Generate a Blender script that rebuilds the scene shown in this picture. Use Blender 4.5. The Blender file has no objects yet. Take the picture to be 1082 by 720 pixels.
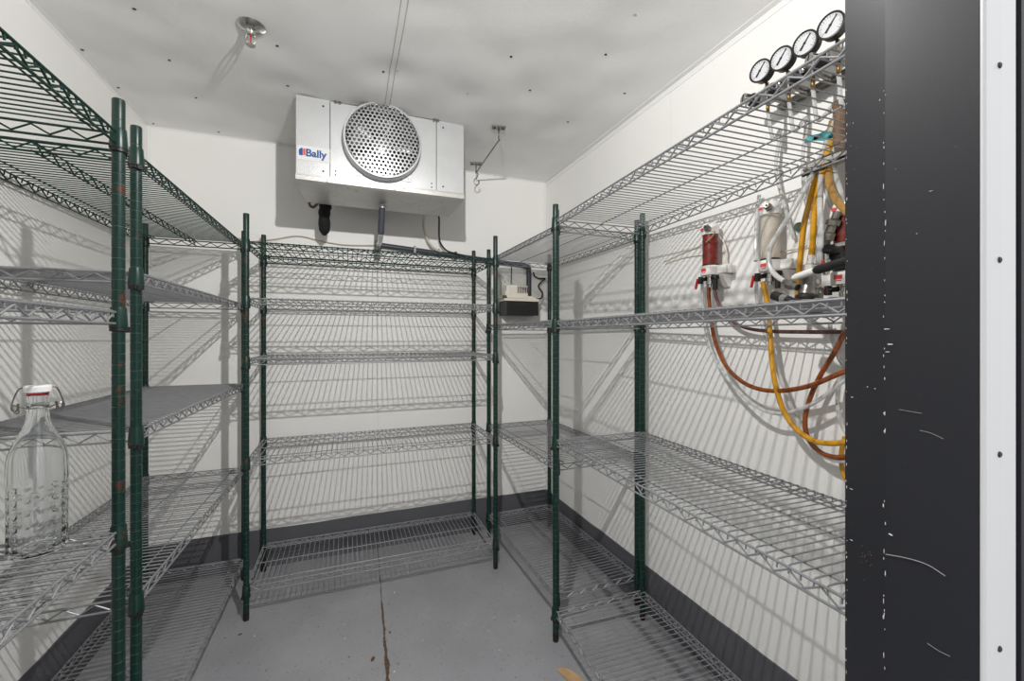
import bpy, bmesh, math, random
from mathutils import Vector, Matrix, noise
random.seed(7)
C = bpy.context.scene.collection
PI = math.pi

# ------------------------------------------------------------------ camera frame
TH = math.radians(21.2); CT, ST = math.cos(TH), math.sin(TH)
HC, FPX, CX, CY = 1.31, 450.0, 541.0, 356.0
CAM = Vector((0, 0, HC))
def ray(px, py):
    a = (px-CX)/FPX; b = (CY-py)/FPX
    return Vector((a*CT+ST, -a*ST+CT, b))
def atX(px, py, X): d = ray(px, py); return CAM + d*(X/d.x)
def atY(px, py, Y): d = ray(px, py); return CAM + d*(Y/d.y)
def atZ(px, py, Z): d = ray(px, py); return CAM + d*((Z-HC)/d.z)

K = 1.110/1.178
XR, XL, YB, YF, ZC = 1.338, -.977, 2.77, 0.366, 2.420

# ------------------------------------------------------------------ materials
def lin(c):
    return tuple(((x/255)/12.92 if x/255 <= .04045 else ((x/255+.055)/1.055)**2.4) for x in c) + (1,)
def mat(name, rgb, rough=.5, metal=0, bump=0, bscale=80, var=0, vscale=6, trans=0, ior=1.45, spec=.5, rust=None, coat=0):
    m = bpy.data.materials.new(name); m.use_nodes = True
    nt = m.node_tree; N = nt.nodes; L = nt.links
    p = N['Principled BSDF']
    p.inputs['Base Color'].default_value = lin(rgb); p.inputs['Roughness'].default_value = rough
    p.inputs['Metallic'].default_value = metal; p.inputs['Transmission Weight'].default_value = trans
    p.inputs['IOR'].default_value = ior; p.inputs['Specular IOR Level'].default_value = spec
    p.inputs['Coat Weight'].default_value = coat
    tc = N.new('ShaderNodeTexCoord')
    col = None
    def nz(scale, detail=4, rr=.55):
        n = N.new('ShaderNodeTexNoise'); n.inputs['Scale'].default_value = scale
        n.inputs['Detail'].default_value = detail; n.inputs['Roughness'].default_value = rr
        L.new(tc.outputs['Object'], n.inputs['Vector']); return n
    def mix(fac, a, b):
        x = N.new('ShaderNodeMix'); x.data_type = 'RGBA'
        if isinstance(fac, (int, float)): x.inputs[0].default_value = fac
        else: L.new(fac, x.inputs[0])
        for s, v in ((6, a), (7, b)):
            if isinstance(v, tuple): x.inputs[s].default_value = v
            else: L.new(v, x.inputs[s])
        return x.outputs[2]
    def ramp(src, a, b):
        r = N.new('ShaderNodeMapRange'); L.new(src, r.inputs[0])
        r.inputs[1].default_value = a; r.inputs[2].default_value = b; return r.outputs[0]
    base = lin(rgb)
    if var:
        dark = tuple(c*(1-var) for c in base[:3]) + (1,)
        col = mix(ramp(nz(vscale).outputs[0], .35, .65), dark, base)
    if rust:
        rs, lo, rc = rust
        col = mix(ramp(nz(rs, 5, .6).outputs[0], lo, lo+.025), col if col else base, lin(rc))
    if col: L.new(col, p.inputs['Base Color'])
    if bump:
        b = N.new('ShaderNodeBump'); b.inputs['Strength'].default_value = bump; b.inputs['Distance'].default_value = .01
        L.new(nz(bscale, 3).outputs[0], b.inputs['Height']); L.new(b.outputs[0], p.inputs['Normal'])
    m['_'] = 1
    return m

M = {}
M['green'] = mat('green_epoxy', (12, 50, 42), .34, 0, var=.25, vscale=18, rust=(23, .70, (78, 46, 32)))
M['green_rusty'] = mat('green_epoxy_rusty', (12, 49, 41), .38, 0, var=.25, vscale=18, rust=(19, .605, (76, 45, 31)))
M['groove'] = mat('post_groove_highlight', (96, 126, 114), .4, var=.7, vscale=30)  # pale tone paints the glint of the post rings into the colour
M['greenwire'] = mat('green_coated_wire', (13, 48, 40), .4, 0, rust=(25, .70, (96, 60, 42)))
M['zinc'] = mat('zinc_wire', (150, 151, 154), .42, .35, var=.15, vscale=30)
M['plasticblack'] = mat('black_plastic', (26, 26, 27), .45)
M['blackmatte'] = mat('black_rubber', (20, 20, 21), .8, bump=.3, bscale=60)
M['wall'] = mat('white_wall_panel', (236, 235, 232), .45, bump=.06, bscale=260, var=.03, vscale=2)
M['trim'] = mat('white_trim', (228, 228, 226), .4)
M['alu'] = mat('embossed_aluminium', (206, 207, 208), .36, .5, bump=.09, bscale=170, var=.06, vscale=9)
M['aluplain'] = mat('aluminium', (205, 206, 208), .3, .75)
M['chrome'] = mat('chrome', (200, 198, 194), .18, .95, var=.2, vscale=60)
M['steel'] = mat('worn_steel', (150, 146, 140), .3, .85, var=.4, vscale=50)
M['brass'] = mat('brass', (150, 118, 70), .35, .8, var=.3, vscale=60)
M['darkmetal'] = mat('dark_metal', (62, 58, 55), .4, .6)
M['white'] = mat('white_plastic', (232, 230, 226), .4)
M['ivory'] = mat('ivory_plastic', (222, 217, 204), .45)
M['dial'] = mat('dial_white', (206, 208, 211), .4)
M['ink'] = mat('black_ink', (18, 18, 20), .5)
M['red'] = mat('red_plastic', (196, 34, 30), .4)
M['rediink'] = mat('red_ink', (214, 70, 70), .5)
M['blue'] = mat('blue_ink', (32, 78, 142), .5)
M['orange'] = mat('orange_red_ink', (226, 84, 62), .5)
M['pvc'] = mat('grey_pvc', (66, 69, 78), .4)
M['pvclight'] = mat('grey_pvc_print', (170, 173, 180), .5)
M['beige'] = mat('beige_cable', (190, 182, 166), .5)
M['tan'] = mat('tan_line', (186, 170, 142), .5)
M['copper'] = mat('corroded_copper', (96, 80, 62), .5, .4)
M['amber'] = mat('amber_hose', (226, 166, 42), .14, trans=.2, var=.2, vscale=25)
M['brown'] = mat('brown_hose', (152, 80, 32), .14, trans=.15, var=.25, vscale=14)
M['gold'] = mat('gold_hose', (196, 152, 84), .25, trans=.3, var=.2, vscale=25)
M['clear'] = mat('clear_hose', (232, 233, 232), .22, trans=.45, var=.06, vscale=30)
M['maroon'] = mat('maroon_hose', (98, 66, 66), .4)
M['redliquid'] = mat('red_liquid', (140, 46, 36), .25, trans=.1, var=.55, vscale=60)
M['milky'] = mat('cloudy_plastic', (222, 212, 198), .25, trans=.3, var=.08, vscale=8)
M['olive'] = mat('olive_plastic', (74, 92, 72), .5)
M['teal'] = mat('teal_tape', (72, 166, 172), .6, var=.3, vscale=60)
M['greydust'] = mat('dusty_sleeve', (176, 170, 160), .8, bump=.4, bscale=70, var=.35, vscale=25)
M['card'] = mat('cardboard', (178, 146, 106), .85, var=.2, vscale=30)
M['leaf'] = mat('dry_leaf', (104, 66, 40), .85, var=.3, vscale=60)
M['frame_paint'] = mat('black_frame_paint', (33, 34, 39), .45, bump=.06, bscale=900)
M['strip'] = mat('white_strip_paint', (206, 206, 206), .35, bump=.03, bscale=30)
M['stopper'] = mat('porcelain_stopper', (240, 240, 240), .25)
g = mat('bottle_glass', (250, 252, 252), 0.0, trans=1, ior=1.48); M['glass'] = g

def scratched(m, seed):
    # worn flecks of bare white primer in the black paint
    nt = m.node_tree; N = nt.nodes; L = nt.links; p = N['Principled BSDF']
    tc = N.new('ShaderNodeTexCoord')
    n1 = N.new('ShaderNodeTexNoise'); n1.inputs['Scale'].default_value = 210; n1.inputs['Detail'].default_value = 2
    n2 = N.new('ShaderNodeTexNoise'); n2.inputs['Scale'].default_value = 9; n2.inputs['Detail'].default_value = 3
    for n in (n1, n2): L.new(tc.outputs['Object'], n.inputs['Vector'])
    a = N.new('ShaderNodeMath'); a.operation = 'MULTIPLY_ADD'; a.inputs[1].default_value = .35
    L.new(n2.outputs[0], a.inputs[0]); L.new(n1.outputs[0], a.inputs[2])
    r = N.new('ShaderNodeMapRange'); r.inputs[1].default_value = .945; r.inputs[2].default_value = .965
    L.new(a.outputs[0], r.inputs[0])
    x = N.new('ShaderNodeMix'); x.data_type = 'RGBA'
    x.inputs[6].default_value = p.inputs['Base Color'].default_value[:]; x.inputs[7].default_value = lin((120, 118, 116))
    L.new(r.outputs[0], x.inputs[0]); L.new(x.outputs[2], p.inputs['Base Color'])
scratched(M['frame_paint'], 1)

def floor_material():
    m = bpy.data.materials.new('grey_floor_paint'); m.use_nodes = True
    nt = m.node_tree; N = nt.nodes; L = nt.links; p = N['Principled BSDF']
    p.inputs['Roughness'].default_value = .34
    tc = N.new('ShaderNodeTexCoord')
    def nz(s, d=4, r=.55):
        n = N.new('ShaderNodeTexNoise'); n.inputs['Scale'].default_value = s; n.inputs['Detail'].default_value = d
        n.inputs['Roughness'].default_value = r; L.new(tc.outputs['Object'], n.inputs['Vector']); return n.outputs[0]
    def mth(op, a, b=None, c=None):
        x = N.new('ShaderNodeMath'); x.operation = op
        for i, v in enumerate((a, b, c)):
            if v is None: continue
            if isinstance(v, (int, float)): x.inputs[i].default_value = v
            else: L.new(v, x.inputs[i])
        return x.outputs[0]
    def rng(s, a, b, c=0, d=1):
        r = N.new('ShaderNodeMapRange'); L.new(s, r.inputs[0])
        for i, v in zip((1, 2, 3, 4), (a, b, c, d)): r.inputs[i].default_value = v
        return r.outputs[0]
    def mix(f, a, b):
        x = N.new('ShaderNodeMix'); x.data_type = 'RGBA'; L.new(f, x.inputs[0])
        for s, v in ((6, a), (7, b)):
            if isinstance(v, tuple): x.inputs[s].default_value = v
            else: L.new(v, x.inputs[s])
        return x.outputs[2]
    col = mix(rng(nz(3.5), .35, .65), lin((137, 138, 142)), lin((147, 148, 152)))
    col = mix(rng(nz(70, 3), .645, .69), col, lin((104, 99, 90)))        # dirt specks
    col = mix(rng(nz(38, 2), .735, .75), col, lin((205, 206, 206)))     # paint chips
    sx = N.new('ShaderNodeSeparateXYZ'); L.new(tc.outputs['Object'], sx.inputs[0])
    line = mth('ADD', mth('MULTIPLY', sx.outputs[1], .0295), .0964)     # the joint between two floor panels
    wob = mth('MULTIPLY', mth('SUBTRACT', nz(14, 4), .5), .016)
    d = mth('ABSOLUTE', mth('SUBTRACT', mth('ADD', sx.outputs[0], wob), line))
    wid = mth('MULTIPLY', rng(sx.outputs[1], 1.6, 2.35, .010, .0025), rng(nz(11, 3), .35, .65, .35, 1.3))
    crack = mth('LESS_THAN', d, wid)
    col = mix(crack, col, mix_c) if False else mix(crack, col, lin((78, 56, 42)))
    halo = mth('MULTIPLY', mth('LESS_THAN', d, mth('MULTIPLY', wid, 5)), rng(nz(60, 3), .58, .66, 0, .5))
    col = mix(halo, col, lin((120, 98, 74)))
    L.new(col, p.inputs['Base Color'])
    b = N.new('ShaderNodeBump'); b.inputs['Strength'].default_value = .22; b.inputs['Distance'].default_value = .01
    L.new(mth('SUBTRACT', nz(45, 4), mth('MULTIPLY', crack, .6)), b.inputs['Height']); L.new(b.outputs[0], p.inputs['Normal'])
    return m
M['floor'] = floor_material()

def cove_material():
    # grey band rolled up the foot of the wall, scuffed
    m = mat('dark_grey_wall_band', (88, 89, 93), .5, bump=.1, bscale=120, var=.08, vscale=8)
    return m
M['cove'] = cove_material()
M['ceil'] = mat('ceiling_panel', (240, 240, 238), .5, bump=.10, bscale=170, var=.04, vscale=3)

# ------------------------------------------------------------------ mesh builder
class MB:
    def __init__(s): s.v = []; s.f = []; s.sm = []
    def add(s, vs, fs, smooth=False):
        b = len(s.v); s.v += [tuple(v) for v in vs]
        for f in fs: s.f.append([i+b for i in f]); s.sm.append(smooth)
    def tube(s, pts, r, n=8, cap=True, smooth=True):
        pts = [Vector(p) for p in pts]; rs = r if isinstance(r, (list, tuple)) else [r]*len(pts)
        T = []
        for i in range(len(pts)):
            a = pts[max(i-1, 0)]; b = pts[min(i+1, len(pts)-1)]
            T.append((b-a).normalized())
        u = T[0].orthogonal().normalized(); vs = []
        for i, p in enumerate(pts):
            u = (u - T[i]*u.dot(T[i])).normalized(); w = T[i].cross(u)
            for k in range(n):
                a = 2*PI*k/n; vs.append(p+(u*math.cos(a)+w*math.sin(a))*rs[i])
        fs = []
        for i in range(len(pts)-1):
            for k in range(n):
                k2 = (k+1) % n; fs.append([i*n+k, i*n+k2, (i+1)*n+k2, (i+1)*n+k])
        s.add(vs, fs, smooth)
        if cap: 
            e = (len(pts)-1)*n
            s.add(vs[:n][::-1], [list(range(n))]); s.add(vs[e:], [list(range(n))])
        return s
    def box(s, lo, hi, mtx=None, bev=0):
        bm = bmesh.new(); bmesh.ops.create_cube(bm, size=1)
        for v in bm.verts: v.co = Vector([(lo[i]+hi[i])/2 + v.co[i]*(hi[i]-lo[i]) for i in range(3)])
        if bev: bmesh.ops.bevel(bm, geom=bm.edges[:], offset=bev, segments=2, profile=.5, affect='EDGES')
        bm.verts.index_update()
        s.add([(mtx @ v.co if mtx else v.co) for v in bm.verts], [[v.index for v in f.verts] for f in bm.faces])
        bm.free(); return s
    def lathe(s, prof, n=24, mtx=None, smooth=True, mod=None):
        vs = []; fs = []
        for j, (r, z) in enumerate(prof):
            for k in range(n):
                a = 2*PI*k/n; rr = mod(r, z, a) if mod else r
                v = Vector((rr*math.cos(a), rr*math.sin(a), z)); vs.append(mtx @ v if mtx else v)
        for j in range(len(prof)-1):
            for k in range(n):
                k2 = (k+1) % n; fs.append([j*n+k, j*n+k2, (j+1)*n+k2, (j+1)*n+k])
        if prof[0][0] > 1e-6: fs.append(list(range(n))[::-1])
        if prof[-1][0] > 1e-6: fs.append([(len(prof)-1)*n+k for k in range(n)])
        s.add(vs, fs, smooth); return s
    def mesh(s, name, m, sharp=35):
        me = bpy.data.meshes.new(name); me.from_pydata(s.v, [], s.f)
        me.materials.append(M[m] if isinstance(m, str) else m)
        me.polygons.foreach_set('use_smooth', s.sm)
        bm = bmesh.new(); bm.from_mesh(me); bmesh.ops.remove_doubles(bm, verts=bm.verts, dist=1e-6)
        bmesh.ops.recalc_face_normals(bm, faces=bm.faces[:])
        lim = math.radians(sharp)
        for e in bm.edges:
            if len(e.link_faces) == 2 and e.calc_face_angle(0) > lim: e.smooth = False
        bm.to_mesh(me); bm.free(); me.update(); return me
    def build(s, name, m, parent=None, loc=None):
        return link(name, s.mesh(name, m), parent, loc)

def link(name, me, parent=None, loc=None):
    o = bpy.data.objects.new(name, me); C.objects.link(o)
    if parent: o.parent = parent
    if loc is not None: o.location = loc
    return o
def thing(name, label, cat, loc=(0, 0, 0), rotz=0, group=None):
    o = bpy.data.objects.new(name, None); C.objects.link(o); o.empty_display_size = .05
    o.location = loc; o.rotation_euler = (0, 0, rotz); o['label'] = label; o['category'] = cat; o['kind'] = 'thing'
    if group: o['group'] = group
    return o
def tag(o, label, cat, group=None, kind='thing'):
    o['label'] = label; o['category'] = cat; o['kind'] = kind
    if group: o['group'] = group
    return o
def struct(o, label=None):
    o['kind'] = 'structure'
    if label: o['label'] = label
    return o
def axis(p, d):
    # matrix that puts local z along d at p
    return Matrix.Translation(Vector(p)) @ Vector(d).to_track_quat('Z', 'Y').to_matrix().to_4x4()
def smooth_path(pts, n=8):
    P = [Vector(p) for p in pts]; P = [P[0]*2-P[1]] + P + [P[-1]*2-P[-2]]; out = []
    for i in range(1, len(P)-2):
        a, b, c, d = P[i-1:i+3]
        for k in range(n):
            t = k/n
            out.append(.5*((2*b)+(c-a)*t+(2*a-5*b+4*c-d)*t*t+(3*b-a-3*c+d)*t**3))
    out.append(P[-2]); return out

# ------------------------------------------------------------------ room shell
WT = .10
def wallbox(name, lo, hi, m, label):
    return struct(MB().box(lo, hi).build(name, m), label)
# floor, slightly beyond the doorway
struct(MB().box((XL-WT, -1.6, -.08), (2.4, YB+WT, 0)).build('floor', 'floor'), 'grey painted panel floor with a rusty joint crack')
# walls made of panels with a thin joint between them
def panel_wall(name, label, runs, fixed, z0, z1, ax, out):
    mb = MB()
    for a, b in runs:
        if ax == 'x':  # wall runs along x at y = fixed
            mb.box((a+.0008, fixed, z0), (b-.0008, fixed+out, z1), bev=.0012)
        else:
            mb.box((fixed, a+.0008, z0), (fixed+out, b-.0008, z1), bev=.0012)
    # backing closes the joints
    if ax == 'x': mb.box((runs[0][0], fixed+out*.05, z0), (runs[-1][1], fixed+out*1.05, z1))
    else: mb.box((fixed+out*.05, runs[0][0], z0), (fixed+out*1.05, runs[-1][1], z1))
    return struct(mb.build(name, 'wall'), label)
panel_wall('wall_back', 'white back wall panels of the cold room', [(XL-WT, .181), (.181, XR+WT)], YB, 0, ZC+.05, 'x', WT)
panel_wall('wall_right', 'white right wall panels of the cold room', [(YF, 1.507), (1.507, YB)], XR, 0, ZC+.05, 'y', WT)
panel_wall('wall_left', 'white left wall panels of the cold room', [(YF, 1.507), (1.507, YB)], XL, 0, ZC+.05, 'y', -WT)
# dark grey band along the foot of the walls
def band(name, pts, nrm):
    # wavy top edge, a few millimetres of paint and sealant
    mb = MB(); n = 60; vs = []; fs = []
    a, b = Vector(pts[0]), Vector(pts[1]); nv = Vector(nrm)
    for i in range(n+1):
        p = a.lerp(b, i/n); h = .213 + .006*noise.noise(Vector((p.x*2.2, p.y*2.2, 3.1))) + .003*noise.noise(Vector((p.x*9, p.y*9, 1)))
        q = p+nv*.004
        vs += [(p.x+nv.x*.010, p.y+nv.y*.010, 0), (p.x+nv.x*.006, p.y+nv.y*.006, .012), (q.x, q.y, .03), (q.x, q.y, h), (p.x-nv.x*.002, p.y-nv.y*.002, h+.002)]
    for i in range(n):
        for k in range(4): fs.append([i*5+k, (i+1)*5+k, (i+1)*5+k+1, i*5+k+1])
    mb.add(vs, fs, True)
    return struct(mb.build(name, 'cove'), 'dark grey painted band along the foot of the wall')
band('baseboard_back', ((XL, YB, 0), (XR, YB, 0)), (0, -1, 0))
band('baseboard_right', ((XR, YB, 0), (XR, YF, 0)), (-1, 0, 0))
band('baseboard_left', ((XL, YB, 0), (XL, YF, 0)), (1, 0, 0))

# ceiling: dented sheet metal with screws
holes = []
for px, py in ((142, 11), (179, 65), (207, 105), (87, 53), (125, 93), (162, 131), (293, 50), (231, 140), (304, 93), (405, 79), (420, 79), (494, 100), (434, 1), (560, 96), (671, 17), (640, 60), (600, 130), (540, 60), (660, 100)):
    holes.append(atZ(px, py, ZC))
def ceil_h(x, y):
    h = .007*noise.noise(Vector((x*2.3, y*2.3, 5))) + .004*noise.noise(Vector((x*6, y*6, 9)))
    for q in holes:
        d2 = (x-q.x)**2 + (y-q.y)**2; h += .0075*math.exp(-d2/.009)
    h += .004*math.exp(-((x-.181)/.05)**2)
    edge = min(x-XL, XR-x, YB-y, 1e9); e = max(0, min(1, edge/.08))
    return (h-.002)*e
mb = MB(); nx, ny = 120, 130; vs = []; fs = []
for j in range(ny+1):
    for i in range(nx+1):
        x = XL-.05 + (XR-XL+.1)*i/nx; y = YF-.02 + (YB+.05-YF)*j/ny
        vs.append((x, y, ZC+max(-.012, ceil_h(x, y))))
for j in range(ny):
    for i in range(nx): a = j*(nx+1)+i; fs.append([a, a+1, a+nx+2, a+nx+1])
mb.add(vs, fs, True); mb.box((XL-WT, YF-.15, ZC+.03), (XR+WT, YB+WT, ZC+.12))
ceil = struct(mb.build('ceiling', 'ceil'), 'dented white metal ceiling panels')
sc = MB()
for i, q in enumerate(holes):
    MB().lathe([(.006, .002), (.0055, -.001), (.002, -.0028), (0, -.003)], 10, Matrix.Translation((q.x, q.y, ZC+max(-.012, ceil_h(q.x, q.y))))).build('screw_head', 'darkmetal' if i not in (10, 11, 12, 14) else 'aluplain', ceil)
# joint strip along the ceiling seam: two thin beads
mb = MB()
for dx in (-.012, .010):
    pts = []
    for j in range(40):
        y = YF + (YB-YF)*j/39; x = .181+dx; pts.append((x, y, ZC+max(-.012, ceil_h(x, y))-.0004))
    mb.tube(pts, .0016, 6)
struct(mb.build('trim_1', mat('seam_sealant', (176, 174, 168), .6)), 'thin seam along the middle of the ceiling')
# corner trims
def lstrip(name, a, b, da, db, w=.026, t=.003):
    a = Vector(a); b = Vector(b); da = Vector(da); db = Vector(db); mb = MB()
    prof = [Vector(), da*w, da*w+db*t, da*t*2+db*t*2, db*w+da*t, db*w]
    vs = [a+p for p in prof] + [b+p for p in prof]; n = len(prof)
    fs = [[k, (k+1) % n, (k+1) % n+n, k+n] for k in range(n)] + [list(range(n)), list(range(n, 2*n))]
    mb.add(vs, fs); return struct(mb.build(name, 'trim'), 'white metal corner strip')
lstrip('trim_2', (XR, YF, ZC), (XR, YB, ZC), (-1, 0, 0), (0, 0, -1))
lstrip('trim_3', (XL, YF, ZC), (XL, YB, ZC), (1, 0, 0), (0, 0, -1), .014, .002)
lstrip('trim_4', (XL, YB, ZC), (XR, YB, ZC), (0, 0, -1), (0, -1, 0), .012, .002)
lstrip('trim_5', (XR, YB, .17), (XR, YB, ZC), (-1, 0, 0), (0, -1, 0), .02, .002)
lstrip('trim_6', (XL, YB, .17), (XL, YB, ZC), (1, 0, 0), (0, -1, 0), .02, .002)

# front wall with the doorway the camera looks through
ZT = 2.12
def prism(name, poly, z0, z1, m, label):
    n = len(poly); vs = [(x, y, z0) for x, y in poly] + [(x, y, z1) for x, y in poly]
    fs = [[k, (k+1) % n, (k+1) % n+n, k+n] for k in range(n)] + [list(range(n)), list(range(n, 2*n))]
    mb = MB(); mb.add(vs, fs); return struct(mb.build(name, m), label)
# cold room side
prism('wall_front', [(.66, .300), (XR+WT, .300), (XR+WT, YF), (.64, YF)], 0, ZC+.05, 'wall', 'white front wall beside the doorway')
prism('wall_front_left', [(XL-WT, .300), (-.31, .300), (-.31, YF), (XL-WT, YF)], 0, ZC+.05, 'wall', 'white front wall left of the doorway')
prism('wall_front_top', [(-.31, .300), (.66, .300), (.66, YF), (-.31, YF)], ZT, ZC+.05, 'wall', 'white front wall above the doorway')
# painted black reveal with a chamfered inner lip
jamb = prism('door_1', [(.600, .232), (.6005, .3135), (.6155, .3665), (.70, .3665), (.70, .232)], 0, ZC, 'frame_paint', 'black textured door frame with scratched paint')
def frame_at(px, py):
    # point on the reveal or the chamfer
    d = ray(px, py)
    if px >= 935: return CAM + d*(.5995/d.x)
    ax, ay, bx, by = .6005, .3135, .6155, .3665
    # intersect with chamfer plane
    nx_, ny_ = by-ay, -(bx-ax); t = (ax*nx_+ay*ny_)/(d.x*nx_+d.y*ny_); return CAM + d*t
# chips and scratches of bare primer, shallow pieces of the frame
chips = MB()
def chip(px, py, w, h):
    p = frame_at(px, py); k = 6; pts = []
    if px >= 935: u = Vector((0, -1, 0)); n_ = Vector((-1, 0, 0))
    else: u = Vector((.0155, .053, 0)).normalized()*-1; n_ = Vector((-.053, .0155, 0)).normalized()
    for i in range(k):
        a = 2*PI*i/k; r = random.uniform(.6, 1.2)
        pts.append(p + n_*.0006 + u*math.cos(a)*w*r + Vector((0, 0, 1))*math.sin(a)*h*r)
    c = p + n_*.0012
    chips.add([c]+pts, [[0, i+1, (i+1) % k+1] for i in range(k)])
for y in range(95, 715, 9):
    if random.random() < .42: chip(934.5+random.uniform(-.5, 1.5), y+random.uniform(-4, 4), .0006, random.choice((.0012, .002, .004)))
    if random.random() < .5 : chip(894.5+random.uniform(-.3, 1.4), y+random.uniform(-4, 4), .0006, random.choice((.001, .002, .003)))
for px, py, w, h in ((937, 348, .004, .0006), (941, 364, .003, .0008), (935, 437, .0012, .003), (935, 456, .001, .002), (938, 372, .003, .0006), (941, 565, .003, .0014), (934, 535, .001, .003), (934, 652, .0012, .003),
                     (917, 409, .001, .001), (925, 411, .001, .001), (901, 420, .003, .0006), (900, 517, .003, .0006), (900, 571, .003, .0006), (969, 247, .001, .0005), (984, 202, .002, .0005), (902, 130, .0008, .0008), (930, 106, .001, .0012)):
    chip(px, py, w, h)
chips.build('paint_chip', mat('bare_primer', (206, 204, 200), .7), jamb)
def scratch(pts, r, m='bare'):
    P = [frame_at(*p) + Vector((-.0003, 0, 0)) for p in pts]
    return P
sm = mat('scratch_grey', (150, 148, 146), .7)
for pts in ([(936, 586), (958, 590), (980, 597), (999, 609)], [(972, 455), (984, 458), (997, 464)], [(950, 433), (962, 435), (974, 437)], [(980, 680), (992, 688), (1004, 694)]):
    MB().tube(smooth_path(scratch(pts, 0), 5), .00045 if pts[0][1] == 586 else .00025, 5).build('paint_scratch', sm, jamb)
rust = mat('rust_fleck', (120, 84, 62), .8)
mb2 = MB(); chips = mb2
for i in range(14): chip(914+random.uniform(-4, 8), 590+random.uniform(-14, 12), .0006, .0009)
mb2.build('rust_fleck', rust, jamb)
# matching left jamb and head of the frame (off to the side of the view)
prism('door_2', [(-.25, .232), (-.25, .3135), (-.265, .3665), (-.35, .3665), (-.35, .232)], 0, ZC, 'frame_paint', 'black door frame on the left of the doorway')
prism('door_3', [(-.35, .232), (.70, .232), (.70, .3665), (-.35, .3665)], ZT-.02, ZC, 'frame_paint', 'black head of the door frame')
# white metal strip facing the visitor, folded along the middle
strip = prism('trim_7', [(.6005, .2318), (.6000, .2295), (.602, .2275), (.6300, .2268), (.6325, .2278), (.6640, .2288), (.6655, .2318)], 0, ZC, 'strip', 'white folded metal strip on the door frame with rivets')
for k in range(-3, 5):
    z = 1.389 + .2*k
    MB().lathe([(.0032, 0), (.0032, .0008), (.002, .0016), (.0012, .0012), (0, .0010)], 12, axis((.6252, .2270, z), (0, -1, 0))).build('rivet', 'darkmetal', strip)
prism('wall_outside', [(.6655, .236), (.674, .236), (.674, .228), (.690, .226), (2.2, .226), (2.2, .300), (.6655, .300)], 0, ZC+.05, 'frame_paint', 'dark outer wall panel beside the white strip')

# ------------------------------------------------------------------ wire shelving
R_RIM, R_WIRE, TR = .0030, .0019, .027
def rim_mesh(L, W, m):
    mb = MB(); l, w = L/2-.004, W/2
    ix = .010                      # the rims stop at the corner sleeves
    for s in (-1, 1):
        for z in (0, -TR):
            mb.tube([(-l+ix, s*w, z), (l-ix, s*w, z)], R_RIM, 8)
        n = max(2, round((2*l-.04)/.0318)); n += n % 2
        pts = []
        for k in range(n+1):
            x = -l+.02+(2*l-.04)*k/n; pts.append((x, s*(w-.0005), -.004 if k % 2 == 0 else -TR+.004))
        mb.tube(pts, .0024, 6)
        for z in (0, -TR):
            mb.tube([(s*(l+.002), -w+ix, z), (s*(l+.002), w-ix, z)], R_RIM, 8)
        n = max(2, round((2*w-.05)/.0318)); n += n % 2
        pts = [(s*(l+.0015), -w+.025+(2*w-.05)*k/n, -.004 if k % 2 == 0 else -TR+.004) for k in range(n+1)]
        mb.tube(pts, .0024, 6)
    return mb.mesh('wire_shelf', m)
def grid_mesh(L, W, m):
    mb = MB(); w = W/2; n = round((L-.05)/.0245)
    for k in range(n+1):
        x = -L/2+.025+(L-.05)*k/n
        mb.tube([(x, -w-.0005, -.012), (x, -w+.002, .0036), (x, -w+.006, .0046), (x, w-.006, .0046), (x, w-.002, .0036), (x, w+.0005, -.012)], R_WIRE, 6)
    for f in (-.40, 0, .40):
        mb.tube([(-L/2, f*W, .0008), (L/2, f*W, .0008)], .0022, 6)
    for s in (-1, 1):           # short braces that turn in to the corners
        mb.tube([(s*(L/2-.012), -w+.014, -.003), (s*(L/2-.05), -w+.05, .001)], .0022, 6)
        mb.tube([(s*(L/2-.012), w-.014, -.003), (s*(L/2-.05), w-.05, .001)], .0022, 6)
    if m == 'greenwire':        # the green shelves carry a second truss along the middle
        mb.tube([(-L/2+.004, 0, -.024), (L/2-.004, 0, -.024)], .0024, 6)
        n = round((L-.04)/.0318)
        mb.tube([(-L/2+.02+(L-.04)*k/n, 0, -.001 if k % 2 == 0 else -.023) for k in range(n+1)], .0022, 6)
    return mb.mesh('wire_grid', m)
def sleeve_mesh(m):
    mb = MB(); mb.lathe([(.0145, .012), (.0152, .010), (.0178, -.034), (.0178, -.036), (.0150, -.036)], 20)
    return mb.mesh('corner_sleeve', m)
def clip_mesh():
    mb = MB(); mb.lathe([(.0140, -.030), (.0166, -.036), (.0170, -.0445), (.0135, -.0455)], 20)
    mb.box((.010, -.006, -.048), (.021, .006, -.034), bev=.001)
    return mb.mesh('split_clip', 'plasticblack')
H = 1.88
def post_mesh(m):
    prof = [(.0, .035), (.0127, .035)]; z = .05
    while z < H-.03:
        prof += [(.0127, z-.0012), (.0117, z-.0005), (.0117, z+.0005), (.0127, z+.0012)]; z += .0254
    prof += [(.0127, H-.004), (.0118, H-.001), (0, H)]
    mb = MB(); mb.lathe(prof, 16); me = mb.mesh('post', m, 50)
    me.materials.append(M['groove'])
    for p in me.polygons:       # highlights along the rings, painted in as a lighter colour
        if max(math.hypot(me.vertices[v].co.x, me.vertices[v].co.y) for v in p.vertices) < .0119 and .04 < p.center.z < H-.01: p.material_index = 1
    return me
def foot_mesh():
    mb = MB(); mb.lathe([(0, 0), (.0118, 0), (.0124, .002), (.0124, .016), (.0112, .0165), (.0112, .019), (.0127, .0195), (.0128, .036), (0, .036)], 16)
    return mb.mesh('foot', 'foot')
M['foot'] = mat('rusty_foot', (54, 40, 34), .6, .3, var=.4, vscale=60)
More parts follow.
